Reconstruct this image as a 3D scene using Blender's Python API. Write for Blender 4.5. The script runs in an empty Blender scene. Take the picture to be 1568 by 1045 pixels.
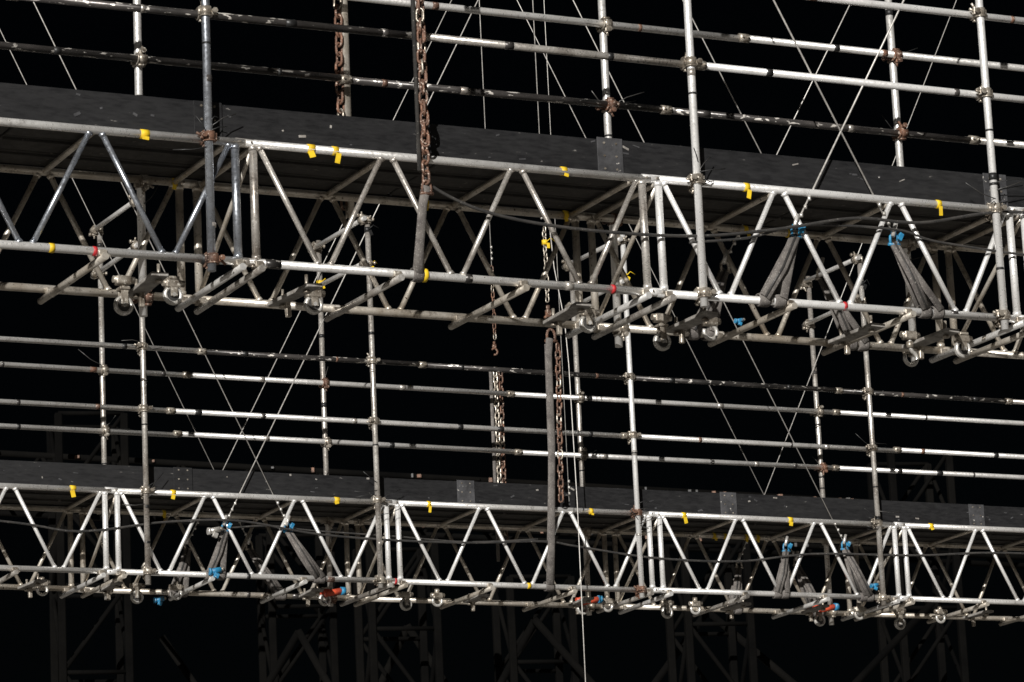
import bpy, bmesh, math, random
from mathutils import Vector, Matrix
random.seed(7)
scene=bpy.context.scene
V=Vector
EYE=1.6
# ------------------------------------------------------------------ materials
def nodes_of(m):
    m.use_nodes=True; nt=m.node_tree; nt.nodes.clear(); return nt
def surf(name,col,col2,rough=0.5,metal=0.0,scale=5.0,spot=None,spot_scale=60.,spot_thr=.62,bump=.15,stretch=(1,1,1),thr=(.35,.7),grime=0.):
    m=bpy.data.materials.new(name); nt=nodes_of(m); N=nt.nodes; L=nt.links
    out=N.new('ShaderNodeOutputMaterial'); b=N.new('ShaderNodeBsdfPrincipled'); L.new(b.outputs[0],out.inputs[0])
    tc=N.new('ShaderNodeTexCoord'); mp=N.new('ShaderNodeMapping'); L.new(tc.outputs['Object'],mp.inputs[0]); mp.inputs['Scale'].default_value=stretch
    n1=N.new('ShaderNodeTexNoise'); n1.inputs['Scale'].default_value=scale; n1.inputs['Detail'].default_value=6; n1.inputs['Roughness'].default_value=.65; L.new(mp.outputs[0],n1.inputs[0])
    cr=N.new('ShaderNodeValToRGB'); cr.color_ramp.elements[0].position=thr[0]; cr.color_ramp.elements[1].position=thr[1]
    cr.color_ramp.elements[0].color=(*col2,1); cr.color_ramp.elements[1].color=(*col,1); L.new(n1.outputs[0],cr.inputs[0])
    last=cr.outputs[0]
    n2=N.new('ShaderNodeTexNoise'); n2.inputs['Scale'].default_value=spot_scale; n2.inputs['Detail'].default_value=3; L.new(mp.outputs[0],n2.inputs[0])
    if spot:
        c2=N.new('ShaderNodeValToRGB'); c2.color_ramp.elements[0].position=spot_thr; c2.color_ramp.elements[1].position=spot_thr+.04; L.new(n2.outputs[0],c2.inputs[0])
        mx=N.new('ShaderNodeMixRGB'); L.new(c2.outputs[0],mx.inputs[0]); L.new(last,mx.inputs[1]); mx.inputs[2].default_value=(*spot,1); last=mx.outputs[0]
    mr=N.new('ShaderNodeMapRange'); L.new(n2.outputs[0],mr.inputs[0]); mr.inputs[1].default_value=.3; mr.inputs[2].default_value=.7
    mr.inputs[3].default_value=rough-.1; mr.inputs[4].default_value=rough+.15; rl=mr.outputs[0]
    if grime>0:   # brown-black dirt clinging in irregular patches
        n3=N.new('ShaderNodeTexNoise'); n3.inputs['Scale'].default_value=13; n3.inputs['Detail'].default_value=8; n3.inputs['Roughness'].default_value=.75; L.new(tc.outputs['Object'],n3.inputs[0])
        c3=N.new('ShaderNodeValToRGB'); c3.color_ramp.elements[0].position=.54; c3.color_ramp.elements[1].position=.68; L.new(n3.outputs[0],c3.inputs[0])
        mg=N.new('ShaderNodeMath'); mg.operation='MULTIPLY'; mg.inputs[1].default_value=grime; L.new(c3.outputs[0],mg.inputs[0])
        m3=N.new('ShaderNodeMixRGB'); L.new(mg.outputs[0],m3.inputs[0]); L.new(last,m3.inputs[1]); m3.inputs[2].default_value=(.09,.065,.045,1); last=m3.outputs[0]
    L.new(last,b.inputs['Base Color']); b.inputs['Metallic'].default_value=metal
    L.new(rl,b.inputs['Roughness'])
    if bump>0:
        bp=N.new('ShaderNodeBump'); bp.inputs['Strength'].default_value=bump; bp.inputs['Distance'].default_value=.004; L.new(n2.outputs[0],bp.inputs['Height']); L.new(bp.outputs[0],b.inputs['Normal'])
    return m
M={}
M['galv']=surf('galvanised_steel',(.98,.97,.95),(.78,.76,.73),.33,.62,4,(.24,.19,.14),60,.70,.12,grime=.42)
M['bright']=surf('bright_aluminium',(.99,.985,.975),(.92,.91,.89),.33,.5,5,(.35,.30,.25),60,.71,.10,grime=.25)
M['blue']=surf('dim_lit_blue_steel',(.62,.66,.72),(.32,.34,.38),.32,.85,5,(.50,.52,.55),50,.68,.2,grime=.6)  # left bay's weak bluish light painted into the steel colour
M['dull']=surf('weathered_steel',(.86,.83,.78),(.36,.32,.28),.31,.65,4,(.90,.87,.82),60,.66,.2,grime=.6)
M['black']=surf('black_painted_tube',(.11,.10,.095),(.022,.021,.020),.32,.4,5,(.80,.76,.70),42,.61,.3,(.35,1,1))
M['under']=surf('galvanised_brace_tube',(.85,.80,.72),(.48,.42,.34),.36,.6,5,(.12,.08,.06),50,.66,.2,grime=.75)
M['rust']=surf('rusty_steel',(.26,.13,.08),(.07,.045,.035),.65,.25,12,(.50,.40,.33),70,.60,.5)
M['coupler']=surf('coupler_steel',(.68,.62,.53),(.16,.13,.10),.36,.6,14,(.8,.76,.68),60,.62,.4,grime=.6)
M['board']=surf('black_toe_board',(.013,.013,.014),(.005,.005,.006),.58,0,1.6,(.16,.15,.14),38,.735,.15,(.35,1,1.6))
M['patch']=surf('worn_board_plate',(.080,.080,.085),(.030,.030,.032),.6,0,9,(.45,.43,.40),30,.66,.3)
M['deck']=surf('deck_plywood',(.045,.041,.037),(.020,.019,.017),.8,0,3,(.12,.11,.10),20,.68,.2)
M['webbing']=surf('grey_webbing',(.19,.175,.16),(.09,.08,.075),.9,0,14,(.28,.26,.24),120,.6,.3)
M['cable']=surf('rubber_cable',(.07,.065,.06),(.03,.03,.03),.35,0,8,(.2,.19,.17),60,.66,.1)
M['tie']=surf('black_cable_tie',(.02,.02,.02),(.012,.012,.012),.45,0,8,bump=0)
M['wire']=surf('steel_wire',(.66,.64,.60),(.40,.38,.36),.4,.3,30,bump=0)
M['yellow']=surf('yellow_tape',(.88,.62,.02),(.70,.45,.015),.6,0,20,(.3,.2,.03),60,.68,.2)
M['red']=surf('red_tape',(.60,.03,.04),(.40,.02,.02),.5,0,20,bump=.1)
M['blueplastic']=surf('blue_shackle_paint',(.03,.28,.50),(.02,.15,.30),.45,0,20,(.5,.5,.5),60,.64,.2)
M['orange']=surf('orange_red_clamp_paint',(.80,.11,.04),(.45,.06,.03),.5,.1,20,(.2,.1,.08),60,.64,.2)
M['plate']=surf('grey_bearing_plate',(.42,.40,.37),(.19,.175,.16),.65,.1,14,(.55,.52,.48),50,.64,.4,grime=.7)
M['wheel']=surf('cast_zinc',(.88,.86,.83),(.45,.43,.39),.3,.55,20,(.15,.1,.08),60,.66,.3)
M['bg']=surf('unlit_distant_steel',(.0056,.0052,.0046),(.0015,.0015,.0015),.9,0,.5,bump=0)  # near-black base colour stands in for little light reaching the distant steel
M['ground']=surf('concrete_ground',(.22,.205,.185),(.15,.14,.125),.9,0,.6,(.24,.23,.21),20,.6,0)
MK=list(M.keys())
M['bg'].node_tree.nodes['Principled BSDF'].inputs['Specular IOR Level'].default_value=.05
# ------------------------------------------------------------------ mesh builder
class MB:
    def __init__(s): s.v=[];s.f=[];s.m=[];s.sm=[]
    def frame(s,d):
        d=d.normalized(); a=V((0,0,1)) if abs(d.z)<.9 else V((1,0,0))
        x=d.cross(a).normalized(); return x,d.cross(x).normalized()
    def tube(s,p0,p1,r,mat,n=14,r1=None):
        p0=V(p0);p1=V(p1); r1=r if r1 is None else r1
        x,y=s.frame(p1-p0); b=len(s.v); mi=MK.index(mat)
        for p,rr in((p0,r),(p1,r1)):
            for i in range(n):
                t=2*math.pi*i/n; s.v.append(p+(x*math.cos(t)+y*math.sin(t))*rr)
        for i in range(n):
            j=(i+1)%n; s.f.append((b+i,b+j,b+n+j,b+n+i)); s.m.append(mi); s.sm.append(True)
        s.f.append(tuple(b+i for i in range(n))[::-1]); s.m.append(mi); s.sm.append(False)
        s.f.append(tuple(b+n+i for i in range(n))); s.m.append(mi); s.sm.append(False)
    def path(s,pts,r,mat,n=8,closed=False,flat=None,up=None):
        pts=[V(p) for p in pts]; b=len(s.v); mi=MK.index(mat); K=len(pts)
        prevx=None
        for k,p in enumerate(pts):
            if closed: d=pts[(k+1)%K]-pts[k-1]
            else: d=pts[min(k+1,K-1)]-pts[max(k-1,0)]
            d=d.normalized()
            if prevx is None:
                x,y=s.frame(d)
                if up is not None:
                    x=(V(up)-d*d.dot(V(up))).normalized(); y=d.cross(x)
            else:
                x=(prevx-d*d.dot(prevx)).normalized(); y=d.cross(x)
            prevx=x
            for i in range(n):
                t=2*math.pi*i/n
                if flat: s.v.append(p+x*math.cos(t)*flat[0]+y*math.sin(t)*flat[1])
                else: s.v.append(p+(x*math.cos(t)+y*math.sin(t))*r)
        for k in range(K if closed else K-1):
            a=b+k*n; c=b+((k+1)%K)*n
            for i in range(n):
                j=(i+1)%n; s.f.append((a+i,a+j,c+j,c+i)); s.m.append(mi); s.sm.append(True)
        if not closed:
            s.f.append(tuple(b+i for i in range(n))[::-1]); s.m.append(mi); s.sm.append(False)
            s.f.append(tuple(b+(K-1)*n+i for i in range(n))); s.m.append(mi); s.sm.append(False)
    def box(s,c,size,mat,rot=None):
        c=V(c); R=rot or Matrix.Identity(3); mi=MK.index(mat); hx,hy,hz=[q/2 for q in size]
        ch=min(hx,hy,hz)*.25
        idx={}
        for sx in(-1,1):
            for sy in(-1,1):
                for sz in(-1,1):
                    for ax in range(3):
                        p=[sx*hx,sy*hy,sz*hz]
                        for o in range(3):
                            if o!=ax: p[o]-=[sx,sy,sz][o]*ch
                        idx[(sx,sy,sz,ax)]=len(s.v); s.v.append(c+R@V(p))
        F=[]
        for ax in range(3):
            o1,o2=[o for o in range(3) if o!=ax]
            for sg in(-1,1):
                q=[]
                for a,bb in((-1,-1),(1,-1),(1,1),(-1,1)):
                    t=[0,0,0]; t[ax]=sg;t[o1]=a;t[o2]=bb; q.append(idx[(t[0],t[1],t[2],ax)])
                F.append(q)
        for ax in range(3):
            o1,o2=[o for o in range(3) if o!=ax]
            for a in(-1,1):
                for bb in(-1,1):
                    t0=[0,0,0];t0[ax]=-1;t0[o1]=a;t0[o2]=bb; t1=list(t0);t1[ax]=1
                    F.append([idx[(*t0,o1)],idx[(*t1,o1)],idx[(*t1,o2)],idx[(*t0,o2)]])
        for sx in(-1,1):
            for sy in(-1,1):
                for sz in(-1,1): F.append([idx[(sx,sy,sz,a)] for a in range(3)])
        for q in F: s.f.append(tuple(q)); s.m.append(mi); s.sm.append(False)
    def obj(s,name,parent=None,fixn=True):
        me=bpy.data.meshes.new(name); me.from_pydata([tuple(v) for v in s.v],[],s.f)
        used=sorted(set(s.m)); mp={u:i for i,u in enumerate(used)}
        for u in used: me.materials.append(M[MK[u]])
        me.polygons.foreach_set('material_index',[mp[i] for i in s.m]); me.polygons.foreach_set('use_smooth',s.sm)
        if fixn:
            bm=bmesh.new(); bm.from_mesh(me); bmesh.ops.recalc_face_normals(bm,faces=bm.faces[:]); bm.to_mesh(me); bm.free()
        me.update(); o=bpy.data.objects.new(name,me); scene.collection.objects.link(o)
        if parent is not None: o.parent=parent
        return o
def rnd(a): return random.uniform(-a,a)
def empty(name,loc,rz):
    e=bpy.data.objects.new(name,None); e.empty_display_size=.3; e.location=loc; e.rotation_euler=(0,0,rz); scene.collection.objects.link(e); return e
def place(o,loc,rz): o.location=loc; o.rotation_euler=(0,0,rz)
YAW=0.46222; WC=.886; HT=.70; R=.0242
D=V((1,0,0)); Nn=V((0,1,0)); Z=V((0,0,1))
# ------------------------------------------------------------------ parts
def coupler(mb,p,dA,dB,off,mat='coupler',sc=1.):
    p=V(p); dA=V(dA).normalized(); dB=V(dB).normalized(); off=V(off); q=p+off
    mb.tube(p-dA*.027*sc,p+dA*.027*sc,.034*sc,mat,12); mb.tube(q-dB*.027*sc,q+dB*.027*sc,.034*sc,mat,12)
    mb.tube(p-dA*.031*sc,p-dA*.024*sc,.038*sc,mat,12); mb.tube(q-dB*.031*sc,q-dB*.024*sc,.038*sc,mat,12)
    o=off.normalized()
    for c,d,sg in((p,dA,-1),(q,dB,1)):
        s=d.cross(o).normalized()
        k=random.choice((-1,1))
        bpos=c+s*k*.042*sc
        mb.tube(bpos-o*.045*sc,bpos+o*.05*sc,.008*sc,mat,7)
        mb.tube(bpos+o*sg*.03*sc,bpos+o*sg*.047*sc,.017*sc,mat,6)
        mb.box(c+s*k*.036*sc,(.03*sc,.03*sc,.035*sc),mat)
        tl=bpos+s*k*.035*sc+d*rnd(.03)
        mb.tube(bpos,tl,.008*sc,mat,6)
        hp=c-s*k*.038*sc
        mb.tube(hp-d*.022*sc,hp+d*.022*sc,.010*sc,mat,8)
def band(mb,p,d,L,mat,r=.0262): 
    p=V(p);d=V(d).normalized(); mb.tube(p-d*L/2,p+d*L/2,r,mat,14)
def tape_tag(mb,p,L=.045,tail=.05,mat='yellow'):
    p=V(p); band(mb,p,D,L,mat,.0275)
    if tail>0:
        mb.box(p+V((rnd(.01),-.03,-.02-tail/2)),(L*.8,.003,tail),mat,Matrix.Rotation(rnd(.3),3,'Y')@Matrix.Rotation(rnd(.3),3,'X'))
def truss(mb,joints,w,lo,hi,matf,dia=.0165):
    for zz in(0,-HT):
        for a,b in zip(joints[:-1],joints[1:]):
            mt=matf(a,w,zz)
            mb.tube((a-.0+.004,w+rnd(.003),zz+rnd(.004)),(b-.004,w+rnd(.003),zz+rnd(.004)),R,mt,18)
    for a,b in zip(joints[:-1],joints[1:]):
        mt=matf(a,w,1)
        x0,x1=a+.055,b-.055
        for x in(x0,x1):
            mb.tube((x,w,-.0),(x,w,-HT),.0235,mt,16)
            for z in (-.03,-HT+.03): mb.tube((x,w,z-.012),(x,w,z+.012),.0265,mt,14)
        for z in(0,-HT):
            mb.tube((a-.055,w,z),(a+.055,w,z),.0262,mt,14)
            for dx in(-.035,.035): mb.tube((a+dx,w-.035,z),(a+dx,w+.035,z),.006,'coupler',7)
        n=3; span=(x1-x0)/n
        for i in range(n):
            s0=x0+i*span; s1=s0+span; mid=(s0+s1)/2
            t0=s0+.035; t1=s1-.035; g=.035
            for A,B in(((t0,w,-.012),(mid-g,w,-HT+.012)),((mid+g,w,-HT+.012),(t1,w,-.012))):
                mb.tube(A,B,dia,mt,12)
                for P,Q in((A,B),(B,A)):   # weld fillets
                    P=V(P);Q=V(Q);d=(Q-P).normalized(); mb.tube(P+d*.006,P+d*.026,dia+.008,mt,12,dia+.001)
def walkway(name,loc,cfg):
    root=empty(name,loc,YAW); J=cfg['joints']; stds=cfg['stds']; tz,mz=cfg['top'],cfg['mid']
    mf=cfg['matf']
    t=MB(); truss(t,J,0,0,0,mf); t.obj('front_lattice_beam',root)
    t=MB(); truss(t,J,WC,0,0,lambda a,w,z:'under'); t.obj('rear_lattice_beam',root)
    t=MB()
    for a,b in zip(J[:-1],J[1:]):
        x0,x1=a+.055,b-.055; sp=(x1-x0)/3
        for i in range(0,4):
            x=x0+i*sp + (0.03 if i==0 else -0.03 if i==3 else 0)
            t.tube((x,R*.8,0.0),(x,WC-R*.8,0.0),.0175,'under',12)
            xb=x+rnd(.03)
            t.tube((xb,-.06-random.random()*.03,-HT-.042+rnd(.004)),(xb+rnd(.02),WC+.07+random.random()*.05,-HT-.042+rnd(.004)),.0205,random.choice(['under','dull','galv']),14)
            for yy in(0,WC):
                t.box((xb,yy,-HT-.012),(.05,.075,.035),'coupler'); 
                t.tube((xb+.035,yy-.04,-HT-.03),(xb+.035,yy+.04,-HT-.03),.007,'coupler',6)
        for x in(a+.055,):
            t.tube((x,0.02,-.03),(x,WC-.02,-HT+.04),.014,'under',10)
    t.obj('cross_struts',root)
    t=MB()
    x=J[0]
    while x<J[-1]-.05:
        L=2.6/2
        for k in range(3):
            wdt=(WC-.07)/3
            t.box((x+L/2+rnd(.004),.055+wdt*(k+.5),.048+rnd(.002)),(L-.012,wdt-.008,.04),'deck')
            t.box((x+L/2,.055+wdt*(k+.5)-.09,.022),(L-.03,.025,.02),'deck')
        x+=L
    t.obj('deck_panels',root)
    t=MB(); brk=cfg['boards']
    for a,b in zip(brk[:-1],brk[1:]):
        h=rnd(.008)
        t.box(((a+b)/2,.055,.128+h),(b-a-.006,.028,.215),'board',Matrix.Rotation(rnd(.0015),3,'Y'))
        t.box(((a+b)/2,WC+.03,.128),(b-a-.006,.028,.215),'board')
        t.box((a+.01,.0355,.129+h),(.17,.007,.222),'patch' if a>-.6 else 'board')
        for q in(.05,-.03):
            for z in(.05,.13,.21): t.tube((a+q,.028,z),(a+q,.034,z),.007,'coupler',8)
        for q in range(9):
            xx=random.uniform(a,b); t.box((xx,.0395,random.uniform(.05,.22)),(random.uniform(.008,.05),.002,random.uniform(.006,.018)),random.choice(['patch','plate','patch','patch']),Matrix.Rotation(rnd(.5),3,'Y'))
    t.obj('toe_boards',root)
    t=MB(); c=MB(); tie=MB()
    for i,(u,mt,un) in enumerate(stds):
        lean=rnd(.008)
        for yy,uu,mm in((-.052,u,mt),(WC+.052,un,cfg['farmat'])):
            t.tube((uu+lean,yy,-HT-.09+rnd(.02)),(uu-lean,yy,cfg['ztop']+rnd(.03)),R,mm,18)
            zs=.42+rnd(.15)
            t.tube((uu,yy,zs),(uu,yy,zs+.012),.027,'tie',14)
            for k in range(3):
                zs=random.uniform(-.6,cfg['ztop']-.1); t.tube((uu,yy,zs),(uu,yy,zs+random.uniform(.015,.05)),.0256,random.choice(['tie','dull','black']),14)
            sgn=1 if yy<0 else -1
            for zz,zc in((0,1),(-HT,1)):
                coupler(c,(uu,yy,zz+rnd(.01)),Z,D,V((0,.052*sgn,0)),random.choice(['coupler','rust','coupler']))
            for zz in(mz,tz):
                coupler(c,(uu,yy,zz),Z,D,V((0,.052*sgn,0)),random.choice(['coupler','coupler','rust']))
            for k in range(7):
                z0=random.choice([0,.1,mz,tz,-.1,.05]); p=V((uu,yy-.02,z0+rnd(.06))); q=p+V((random.choice([-1,1,1])*random.uniform(.05,.24),rnd(.06),random.uniform(-.03,.14)))
                tie.path([p,(p+q)/2+V((0,0,rnd(.02))),q],.0032,random.choice(['tie','tie','cable']),5)
        if cfg['ztop']>0 and cfg.get('ties'):
            for zz in(cfg['ztop']-.06,cfg['ztop']-.46):
                t.tube((u-.05+.0,-.12,zz),(un-.05,WC+.12,zz+rnd(.03)),.021,'galv',14)
                coupler(c,(u,-.052,zz),Z,Nn,V((-.05,0,0)),'coupler'); coupler(c,(un,WC+.052,zz),Z,Nn,V((-.05,0,0)),'coupler')
    t.obj('standards',root); c.obj('couplers',root); tie.obj('cable_ties',root)
    t=MB(); 
    for (yy,zz,pat) in cfg['rails']:
        for a,b,mt in pat:
            z1=zz+rnd(.006); z2=zz+rnd(.006)
            dy=rnd(.003)
            t.tube((a,yy+dy,z1),(b,yy+dy,z2),R*.94,mt,18)
            band(t,(a,yy,z1),D,.07,'coupler',.029)
            for e in(-.02,.02): t.tube((a+e,yy-.04,z1),(a+e,yy+.04,z1),.007,'coupler',6)
            x=a+random.uniform(.2,.9)
            while x<b-.1:
                f=(x-a)/(b-a)
                band(t,(x,yy+dy,z1+(z2-z1)*f),D,random.uniform(.02,.07),random.choice(['tie','black','tie','dull','rust']),.0238)
                x+=random.uniform(.35,1.5)
    t.obj('guard_rails',root)
    t=MB()
    for u in cfg['yellow']:
        tape_tag(t,(u,0,0),.03+random.random()*.02,random.choice([.02,.04,.06]))
    for u in cfg['red']: band(t,(u,0,-HT),D,.022,'red',.0275)
    for u,z,mt in cfg['bottom_tapes']: band(t,(u,0,z),D,.03,mt,.0270)
    for i in range(cfg['nfar']):
        u=random.uniform(J[0]+1,J[-1]-1); tape_tag(t,(u,WC,0),.03,.03)
        u=random.uniform(J[0]+1,J[-1]-1); band(t,(u,random.choice([0,WC]),-HT),D,random.uniform(.03,.1),random.choice(['tie','black','dull','tie','black','rust']),.0270)
    t.obj('marking_tapes',root)
    return root
def mats_upper(a,w,z):  # tube colour chosen by position, imitating light that dims toward the left
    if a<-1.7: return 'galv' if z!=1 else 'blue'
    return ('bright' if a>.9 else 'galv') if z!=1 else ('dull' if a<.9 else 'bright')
def mats_lower(a,w,z): return 'galv' if z!=1 else 'bright'
U0=(0,21.00584,5.95824+EYE); L0=(0,32.6324,6.08242+EYE)
JU=[-1.64+2.61*k for k in range(-2,4)]; JL=[-3.86+2.607*k for k in range(-2,6)]
def seg(a,*rest):
    o=[];p=a
    for x,m in rest: o.append((p,x,m)); p=x
    return o
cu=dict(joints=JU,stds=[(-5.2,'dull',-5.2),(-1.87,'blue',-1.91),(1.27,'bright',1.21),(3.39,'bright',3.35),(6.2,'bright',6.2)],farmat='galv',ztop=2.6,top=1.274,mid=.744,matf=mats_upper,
  boards=[-6.9,-4.2,-1.85,.72,3.45,6.1,8.5],
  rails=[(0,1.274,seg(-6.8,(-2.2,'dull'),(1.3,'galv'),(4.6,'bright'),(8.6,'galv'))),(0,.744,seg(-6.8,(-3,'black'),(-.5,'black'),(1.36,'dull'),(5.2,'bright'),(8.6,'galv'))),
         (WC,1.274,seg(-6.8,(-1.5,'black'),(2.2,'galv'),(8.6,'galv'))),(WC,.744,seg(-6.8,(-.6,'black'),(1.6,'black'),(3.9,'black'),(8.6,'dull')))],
  yellow=[-2.24,-1.23,-1.08,.39,1.63,3.0],red=[-2.55,.68,2.27],bottom_tapes=[(-2.8,-HT,'yellow'),(1.75,-HT,'dull')],nfar=6)
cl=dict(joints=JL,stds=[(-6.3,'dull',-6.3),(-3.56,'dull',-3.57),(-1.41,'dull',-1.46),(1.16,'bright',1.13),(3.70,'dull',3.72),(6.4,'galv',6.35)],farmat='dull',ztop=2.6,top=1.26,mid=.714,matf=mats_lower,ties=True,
  boards=[-9.0,-6.5,-3.2,-.52,2.15,4.85,7.4,9.1],
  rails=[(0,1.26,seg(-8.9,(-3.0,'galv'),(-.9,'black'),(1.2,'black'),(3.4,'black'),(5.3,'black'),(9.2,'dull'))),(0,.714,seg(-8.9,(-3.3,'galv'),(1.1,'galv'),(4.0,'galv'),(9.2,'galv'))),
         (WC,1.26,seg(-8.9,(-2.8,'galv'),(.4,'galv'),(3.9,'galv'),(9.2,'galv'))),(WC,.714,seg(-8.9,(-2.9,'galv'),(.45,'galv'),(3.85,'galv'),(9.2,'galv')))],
  yellow=[-4.2,-3.3,-1.78,-.9,.71,1.66,2.78,4.31],red=[-1.25],bottom_tapes=[(-2.88,-HT,'blueplastic'),(.05,-HT,'yellow'),(2.6,-HT,'black'),(-4.9,-HT,'dull')],nfar=8)
walkway('suspended_scaffold_walkway',U0,cu)
walkway('suspended_scaffold_walkway',L0,cl)
# ------------------------------------------------------------------ chains
def link(mb,c,d,side,L,Wd,r,mat):
    d=V(d).normalized(); s=V(side).normalized(); pts=[]; h=(L-Wd)/2; rr=Wd/2
    for k in range(6): a=math.pi*k/5; pts.append(V(c)+s*rr*math.cos(a)+d*(h+rr*math.sin(a)))
    for k in range(6): a=math.pi+math.pi*k/5; pts.append(V(c)+s*rr*math.cos(a)+d*(-h+rr*math.sin(a)))
    mb.path(pts,r,mat,7,closed=True)
def chain(mb,p0,p1,mat='rust',L=.075,Wd=.040,r=.0075,ang0=.4):
    p0=V(p0);p1=V(p1); d=(p0-p1).normalized(); n=int((p0-p1).length/(L-2.6*r)); x,y=mb.frame(d)
    for i in range(n):
        c=p1+(p0-p1)*(i+.5)/n+V((rnd(.003),rnd(.003),0)); a=ang0+(i%2)*math.pi/2+math.sin(i*.35)*.25
        link(mb,c,d,x*math.cos(a)+y*math.sin(a),L,Wd,r,random.choice([mat,mat,mat,'coupler']) )
def strap(mb,pts,wd,th=.008,mat='webbing'): mb.path(pts,0,mat,10,flat=(wd/2,th),up=(1,0,0))
def wraploop(mb,u,w,z,wd,r=.034,mat='webbing'):
    pts=[(u,w+math.cos(a)*r,z+math.sin(a)*r) for a in [2*math.pi*k/16 for k in range(16)]]
    mb.path(pts,0,mat,8,closed=True,flat=(wd/2,.006),up=(1,0,0))
def shackle(mb,p,s=.03,mat='blueplastic'):
    p=V(p); pts=[p+V((s*.8*math.cos(a),0,s*1.2*math.sin(a))) for a in [math.pi*k/8 for k in range(9)]]
    pts=[p+V((s*.8,0,-s))]+pts+[p+V((-s*.8,0,-s))]; mb.path(pts,s*.26,mat,8); mb.tube(p+V((-s*1.2,0,-s)),p+V((s*1.2,0,-s)),s*.3,mat,8)
def hookblock(mb,p,s=.05,mat='coupler'):
    p=V(p); pts=[p+V((s*math.cos(a),0,s*math.sin(a))) for a in [math.radians(t) for t in range(150,-120,-18)][::-1]]
    mb.path(pts,s*.3,mat,8); mb.box(p+V((0,0,s*1.7)),(s*1.1,s*.8,s*1.2),mat); mb.tube(p+V((0,0,s*2.2)),p+V((0,0,s*3.2)),s*.4,mat,10)
c=MB(); chain(c,(-.515,-.10,4.2),(-.55,-.09,-.17),L=.082,Wd=.046,r=.0085); chain(c,(-.555,-.12,4.2),(-.555,-.11,.05),L=.082,Wd=.042,r=.0075,ang0=1.1); shackle(c,(-.548,-.09,-.2),.034,'rust')
c.tube((-.58,-.085,4.2),(-.585,-.085,-.1),.014,'cable',8)
place(c.obj('hoist_chain'),U0,YAW)
c=MB(); chain(c,(-.56,WC+.1,4.2),(-.60,WC+.1,-.1),L=.082,Wd=.046,r=.0085,mat='rust'); strap(c,[(-.53,WC+.1,4.2),(-.55,WC+.1,-.1)],.045,.01,'under'); place(c.obj('hoist_chain'),U0,YAW)
s=MB(); strap(s,[(-.55,-.09,-.19),(-.57,-.075,-.3),(-.59,-.05,-.55),(-.59,-.036,-.70)],.058,.012); strap(s,[(-.54,-.06,-.2),(-.56,-.0,-.45),(-.58,.036,-.70)],.05,.01); wraploop(s,-.59,0,-HT,.07,.038); wraploop(s,-.545,0,-HT,.03,.036,'yellow'); place(s.obj('webbing_sling'),U0,YAW)
c=MB(); chain(c,(.40,-.12,1.5),(.365,-.10,.06),L=.085,Wd=.048,r=.0085); hookblock(c,(.335,-.09,1.72),.045,'rust'); chain(c,(.335,-.09,2.6),(.335,-.09,1.9),L=.06,Wd=.035,r=.006,mat='coupler'); hookblock(c,(.335,-.09,2.66),.03,'wheel')
shackle(c,(.345,-.10,1.58),.05,'rust')
place(c.obj('hoist_chain'),L0,YAW)
s=MB(); strap(s,[(.32,-.12,1.55),(.30,-.12,1.4),(.295,-.11,.6),(.265,-.07,-.3),(.25,-.04,-.69)],.072,.014); strap(s,[(.31,-.09,1.5),(.30,-.07,.4),(.27,.03,-.69)],.06,.01); wraploop(s,.25,0,-HT,.085,.04); place(s.obj('webbing_sling'),L0,YAW)
c=MB(); chain(c,(.31,WC+.11,1.5),(.29,WC+.11,-.1),L=.075,Wd=.042,r=.0075,mat='under'); chain(c,(.36,WC+.11,1.5),(.34,WC+.11,-.1),L=.075,Wd=.042,r=.0075,mat='rust'); strap(c,[(.26,WC+.11,1.5),(.25,WC+.11,-.3)],.035,.01,'webbing'); hookblock(c,(.31,WC+.11,1.68),.03,'rust'); chain(c,(.32,WC+.11,2.5),(.32,WC+.11,1.8),L=.06,Wd=.03,r=.005,mat='rust'); place(c.obj('hoist_chain'),L0,YAW)
# ------------------------------------------------------------------ slings + wires
def sling(loc,w,apex,feet,name='webbing_sling'):
    s=MB(); au,az=apex
    for i,fu in enumerate(feet):
        y=(-.045 if i%2==0 else .045)
        pts=[(au,w,az),(au+(fu-au)*.5,w+y*.8-.01,az+(-HT-az)*.5-.01),(fu,w+y,-HT+.01)]
        strap(s,pts,.070,.007)
        strap(s,[(au+.01,w+.02,az),(fu+.02,w-y,-HT+.01)],.055,.006)
        s.path([V(p)+V((0,-.009,0)) for p in pts],0,'cable',6,flat=(.008,.003),up=(1,0,0))
        wraploop(s,fu+.01,w,-HT,.08,.037)
    shackle(s,(au,w,az+.02),.034,'blueplastic' if w==0 else 'coupler'); 
    s.tube((au-.02,w-.02,az+.03),(au+.01,w-.02,az+.12),.014,'wheel',8)
    if w==0: s.box((au+.03,w-.03,az+.03),(.03,.02,.05),'blueplastic',Matrix.Rotation(.5,3,'Y'))
    place(s.obj(name),loc,YAW)
def wire(loc,p0,slope,ztop,r=.0042,w=0,mat='wire',name='wire_rope'):
    s=MB(); u,z=p0; s.tube((u,w,z),(u+slope*(ztop-z),w,ztop),r,mat,8)
    for k in range(3):
        zz=z+.07+k*.055; s.tube((u+slope*(zz-z)-.0,w-.012,zz-.012),(u+slope*(zz-z),w-.012,zz+.012),.011,'wheel',7)
    place(s.obj(name),loc,YAW)
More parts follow.
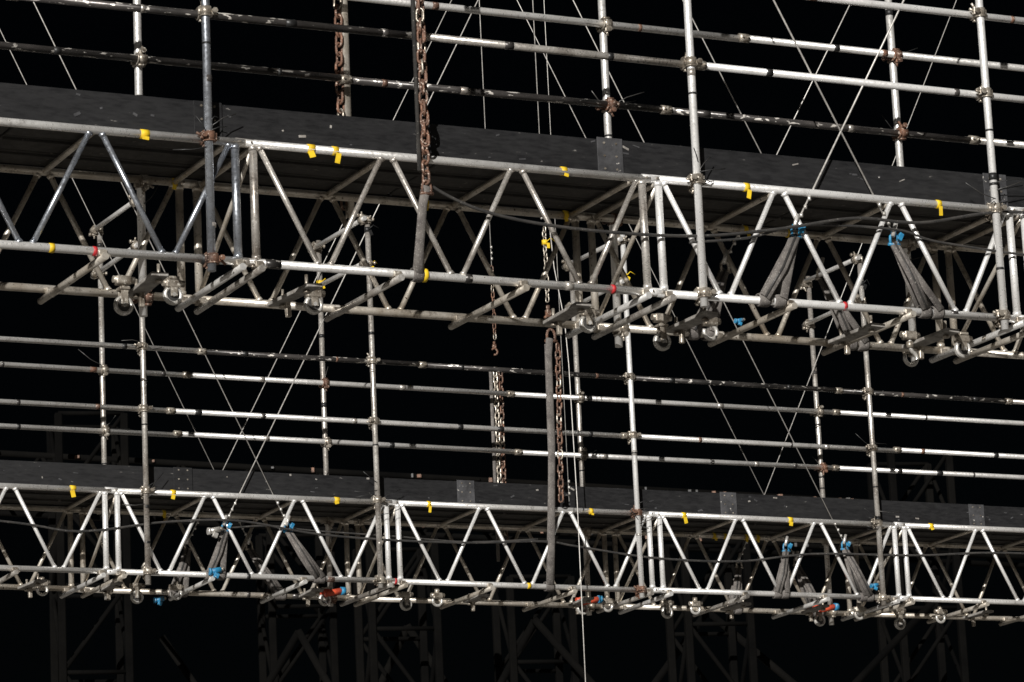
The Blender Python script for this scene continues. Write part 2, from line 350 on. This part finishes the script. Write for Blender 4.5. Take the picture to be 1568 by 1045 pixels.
for w in(0,WC):
    sling(U0,w,(1.96,-.27),(1.69,1.80)); sling(U0,w,(2.66,-.27),(2.83,2.92))
    sling(L0,w,(-2.83,-.30),(-3.0,-2.90)); sling(L0,w,(-2.25,-.28),(-2.0,-1.97)); sling(L0,w,(3.35,-.24),(3.57,3.50)); sling(L0,w,(2.72,-.28),(2.58,2.66))
    wire(U0,(1.96,-.22),.585,3.2,w=w,r=.0062 if w==0 else .004); wire(U0,(2.66,-.22),-.52,3.2,w=w,r=.0062 if w==0 else .004)
    rr=.0052 if w==0 else .0042
    wire(L0,(-2.83,-.25),.53,8.5,w=w,r=rr); wire(L0,(-2.25,-.23),-.492,8.5,w=w,r=rr); wire(L0,(3.35,-.2),-.505,8.5,w=w,r=rr)
    if w: wire(L0,(2.72,-.23),.5,8.5,w=w,r=rr)
wire(L0,(.335,2.7),0,9,.0045,-.09); wire(L0,(.32,2.5),0,9,.0042,WC+.11); wire(L0,(.42,.05),0,9,.0032,-.15)
s=MB(); s.path([(.33,-.2,2.67),(.36,-.2,2.2),(.44,-.2,1.70),(.46,-.2,1.3),(.475,-.2,.01),(.47,-.2,-.8),(.46,-.2,-3)],.0050,'wire',6); place(s.obj('hanging_rope'),L0,YAW)
def spline(P,n=10):
    o=[]
    for i in range(len(P)-1):
        p0=V(P[max(i-1,0)]);p1=V(P[i]);p2=V(P[i+1]);p3=V(P[min(i+2,len(P)-1)])
        for k in range(n):
            t=k/n; o.append(.5*((2*p1)+(-p0+p2)*t+(2*p0-5*p1+4*p2-p3)*t*t+(-p0+3*p1-3*p2+p3)*t**3))
    o.append(V(P[-1])); return o
def cab(loc,L,r,w=-.06,mat='cable'):
    s=MB(); s.path(spline([(u/100,w+rnd(.02),z/100) for u,z in L]),r,mat,8); place(s.obj('power_cable'),loc,YAW)
cab(U0,[(-54,-8),(-50,-18),(-15,-31),(40,-37),(119,-35),(178,-27),(234,-16),(282,-15),(364,-2),(480,-20),(700,-10)],.010,-.06)
cab(U0,[(119,-39),(160,-33),(200,-22),(265,-20),(300,-26),(400,-30),(560,-20)],.008,-.05)
cab(L0,[(-700,-20),(-484,-31),(-416,-37),(-339,-26),(-274,-23),(-201,-31),(-127,-34),(-51,-34),(20,-30),(53,-33),(132,-41),(220,-41),(297,-32),(411,-29),(534,-23),(800,-30)],.010,-.04)
cab(L0,[(-283,-28),(-240,-24),(-201,-27),(-127,-29),(-51,-31),(20,-26)],.008,.06)
# ------------------------------------------------------------------ pulleys / hooks / bearing plates
def pulley(loc,u,w,z,r=.055,orange=False,k=0):
    s=MB(); c=V((u,w,z)); 
    def ring(rad,t,off,mat): s.path([c+V((rad*math.cos(a),off,rad*math.sin(a))) for a in [2*math.pi*i/20 for i in range(20)]],t,mat,8,closed=True)
    if k==0:
        ring(r*.85,r*.22,-.006,'wheel'); ring(r*.85,r*.22,.006,'wheel'); s.tube(c+V((0,-.012,0)),c+V((0,.012,0)),r*.66,'cable',18); s.tube(c+V((0,-.03,0)),c+V((0,.03,0)),r*.22,'wheel',10)
        for y in(-.024,.024): s.box(c+V((0,y,r*.8)),(r*.75,.006,r*2.0),'coupler')
        s.box(c+V((0,0,r*1.75)),(r*1.1,.075,r*.3),'coupler'); s.tube(c+V((0,0,r*1.7)),V((u,w,-HT-.02)),.013,'coupler',10)
    else:
        pts=[c+V((r*.8*math.cos(a),0,r*.8*math.sin(a))) for a in [math.radians(t) for t in range(-200,75,16)]]
        s.path(pts+[c+V((.0,0,r*1.3)),V((u,w,-HT-.02))],r*.24,'wheel',8); s.tube(c+V((0,0,r*1.2)),c+V((0,0,r*1.9)),r*.42,'coupler',8)
    s.box((u,w,-HT-.035),(.09,.06,.05),'orange' if orange else 'coupler'); s.tube((u-.06,w,-HT-.03),(u+.07,w,-HT-.03),.02,'orange' if orange else 'coupler',10)
    if orange:
        s.tube((u-.02,w-.05,-HT-.06),(u+.13,w-.06,-HT-.03),.028,'orange',12); s.tube((u+.13,w-.06,-HT-.03),(u+.17,w-.06,-HT-.03),.036,'blueplastic',12)
    place(s.obj('pulley_block' if k==0 else 'suspension_hook'),loc,YAW)
for u,z,k in((-2.22,-.88,0),(-1.92,-.80,0),(-1.05,-.80,0),(.74,-.80,0),(1.24,-.88,0),(1.58,-.80,1),(3.01,-.88,1),(3.40,-.80,0),(4.6,-.86,0),(-3.4,-.86,0)): pulley(U0,u,.45,z,.055,False,k)
for u,z,k,o in((-5.6,-.83,0,0),(-4.33,-.79,1,0),(-3.48,-.83,0,0),(-3.12,-.79,1,0),(-1.73,-.80,0,1),(-.95,-.82,0,0),(-.64,-.78,1,0),(.81,-.81,0,1),(1.07,-.78,1,0),(1.68,-.82,0,0),(1.98,-.78,1,0),(3.30,-.85,0,1),(3.74,-.78,1,0),(4.18,-.86,0,0),(4.64,-.79,1,0)): pulley(L0,u,.45,z,.055,bool(o),k)
def plate(loc,u,w=.45,z=-.765,L=.42):
    s=MB(); Rm=Matrix.Rotation(rnd(.12),3,'Z')@Matrix.Rotation(rnd(.08),3,'Y')
    s.box((u,w,z),(.10,L,.022),'plate',Rm)
    for y in(-L*.36,L*.36):
        s.tube((u,w+y,z-.03),(u,w+y,-HT),.010,'coupler',8); s.tube((u,w+y,z-.035),(u,w+y,z-.018),.022,'coupler',6)
    s.box((u+.02,w+L*.3,z-.05),(.03,.03,.09),'coupler',Rm)
    place(s.obj('bearing_plate'),loc,YAW)
for u in(-2.11,-1.21,.55,1.39,2.56,3.10,-3.6,4.3): plate(U0,u,.35,-.775,.5)
for u in(-4.45,-3.75,-1.9,-.3,.75,2.35,3.2,5.0,-5.3): plate(L0,u,.35,-.765,.4)
# tape ties and tensioners on the standards and slings
for u,w_,z,mt in((-1.41,-.052,2.12,'yellow'),(-1.46,WC+.052,2.2,'yellow'),(-3.56,-.052,2.02,'tie'),(1.16,-.052,2.2,'yellow'),(3.70,-.052,2.3,'tie'),(.335,-.09,2.45,'yellow'),(.32,WC+.11,2.35,'yellow'),(-1.41,-.052,2.45,'tie')):
    s=MB(); s.tube((u,w_,z-.02),(u,w_,z+.025),.028,mt,12); s.box((u+.02,w_-.03,z-.03),(.03,.004,.05),mt,Matrix.Rotation(rnd(.5),3,'Y')); s.path([(u,w_-.03,z),(u+.04,w_-.04,z+.04),(u+.07+rnd(.03),w_-.03,z+.02+rnd(.04))],.004,mt,6); place(s.obj('marking_tape_tie'),L0,YAW)
for loc,u,w_,z,mt,k in((L0,-2.95,-.05,-.68,'blueplastic',1),(L0,-3.12,.86,-.78,'blueplastic',.8),(L0,-2.95,-.05,-.33,'wheel',1),(U0,1.70,.3,-.76,'blueplastic',.5),(L0,3.62,-.05,-.60,'blueplastic',.7)):
    s=MB(); s.tube((u-.04*k,w_,z),(u+.05*k,w_,z+.02*k),.026*k,mt,12); s.tube((u-.06*k,w_,z),(u-.04*k,w_,z),.032*k,mt,12); s.box((u,w_-.02*k,z-.035*k),(.045*k,.03*k,.045*k),mt,Matrix.Rotation(.4,3,'Y')); s.tube((u+.05*k,w_,z+.02*k),(u+.075*k,w_,z+.03*k),.018*k,'coupler',8); place(s.obj('ratchet_tensioner'),loc,YAW)
# ------------------------------------------------------------------ distant background structures
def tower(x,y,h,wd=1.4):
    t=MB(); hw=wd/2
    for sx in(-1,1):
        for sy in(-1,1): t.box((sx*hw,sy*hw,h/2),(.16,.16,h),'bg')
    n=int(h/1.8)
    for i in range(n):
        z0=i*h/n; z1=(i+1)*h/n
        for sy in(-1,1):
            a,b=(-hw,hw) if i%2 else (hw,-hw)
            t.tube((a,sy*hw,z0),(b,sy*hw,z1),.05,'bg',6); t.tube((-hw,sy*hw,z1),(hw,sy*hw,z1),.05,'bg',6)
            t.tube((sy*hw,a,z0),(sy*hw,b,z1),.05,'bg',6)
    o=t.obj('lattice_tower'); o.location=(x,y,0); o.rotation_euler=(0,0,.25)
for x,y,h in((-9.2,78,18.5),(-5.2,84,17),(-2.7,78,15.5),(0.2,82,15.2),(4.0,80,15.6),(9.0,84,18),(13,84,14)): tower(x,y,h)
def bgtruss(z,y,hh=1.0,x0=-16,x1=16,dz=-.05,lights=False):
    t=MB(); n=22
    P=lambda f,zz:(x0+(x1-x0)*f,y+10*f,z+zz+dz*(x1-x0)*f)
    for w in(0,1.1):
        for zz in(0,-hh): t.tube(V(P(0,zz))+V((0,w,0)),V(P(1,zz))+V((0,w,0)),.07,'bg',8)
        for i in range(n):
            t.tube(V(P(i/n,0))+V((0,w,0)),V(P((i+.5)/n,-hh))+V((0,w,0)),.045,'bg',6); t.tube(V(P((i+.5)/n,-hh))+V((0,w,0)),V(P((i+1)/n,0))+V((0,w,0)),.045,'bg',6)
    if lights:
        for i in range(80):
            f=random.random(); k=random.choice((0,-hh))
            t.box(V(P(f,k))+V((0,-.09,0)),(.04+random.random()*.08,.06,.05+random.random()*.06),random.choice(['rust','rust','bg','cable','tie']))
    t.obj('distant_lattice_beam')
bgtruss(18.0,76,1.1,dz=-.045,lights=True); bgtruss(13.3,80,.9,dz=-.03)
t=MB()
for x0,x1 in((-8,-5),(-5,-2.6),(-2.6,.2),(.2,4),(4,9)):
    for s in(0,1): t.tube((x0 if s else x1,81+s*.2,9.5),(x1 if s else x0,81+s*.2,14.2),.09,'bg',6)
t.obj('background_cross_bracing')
g=MB(); g.v=[V((-2000,-2000,0)),V((2000,-2000,0)),V((2000,2000,0)),V((-2000,2000,0))]; g.f=[(0,1,2,3)]; g.m=[MK.index('ground')]; g.sm=[False]; g.obj('ground',fixn=False)
# ------------------------------------------------------------------ light
EL=math.radians(20); AZ=math.radians(-14)
ldir=V((math.sin(AZ)*math.cos(EL),-math.cos(AZ)*math.cos(EL),math.sin(EL)))
sd=bpy.data.lights.new('sun','SUN'); sd.energy=5; sd.angle=math.radians(.5); sd.color=(1,.97,.925)
so=bpy.data.objects.new('sun',sd); scene.collection.objects.link(so); so.rotation_euler=ldir.to_track_quat('Z','Y').to_euler(); so.location=(5,-10,20)
w=bpy.data.worlds.new('World'); scene.world=w; w.use_nodes=True; nt=w.node_tree; bg=nt.nodes['Background']
sk=nt.nodes.new('ShaderNodeTexSky'); sk.sky_type='NISHITA'; sk.sun_disc=False; sk.sun_elevation=EL; sk.sun_rotation=math.pi-AZ
nt.links.new(sk.outputs[0],bg.inputs[0]); bg.inputs[1].default_value=.0002
# ------------------------------------------------------------------ camera
p,r=0.22928,-0.04726
f=V((0,math.cos(p),math.sin(p))); u=V((0,-math.sin(p),math.cos(p))); x=V((1,0,0)); cr,sr=math.cos(r),math.sin(r)
Rx=x*cr+u*sr; Up=u*cr-x*sr
cd=bpy.data.cameras.new('camera'); cd.sensor_width=36; cd.lens=36*5690.98/1568; cd.clip_start=.5; cd.clip_end=5000
cd.dof.use_dof=True; cd.dof.focus_distance=28; cd.dof.aperture_fstop=12
co=bpy.data.objects.new('camera',cd); scene.collection.objects.link(co)
mat=Matrix((Rx,Up,-f)).transposed().to_4x4(); mat.translation=V((0,0,EYE)); co.matrix_world=mat
scene.camera=co
scene.view_settings.view_transform='Standard'; scene.view_settings.look='None'; scene.view_settings.exposure=0
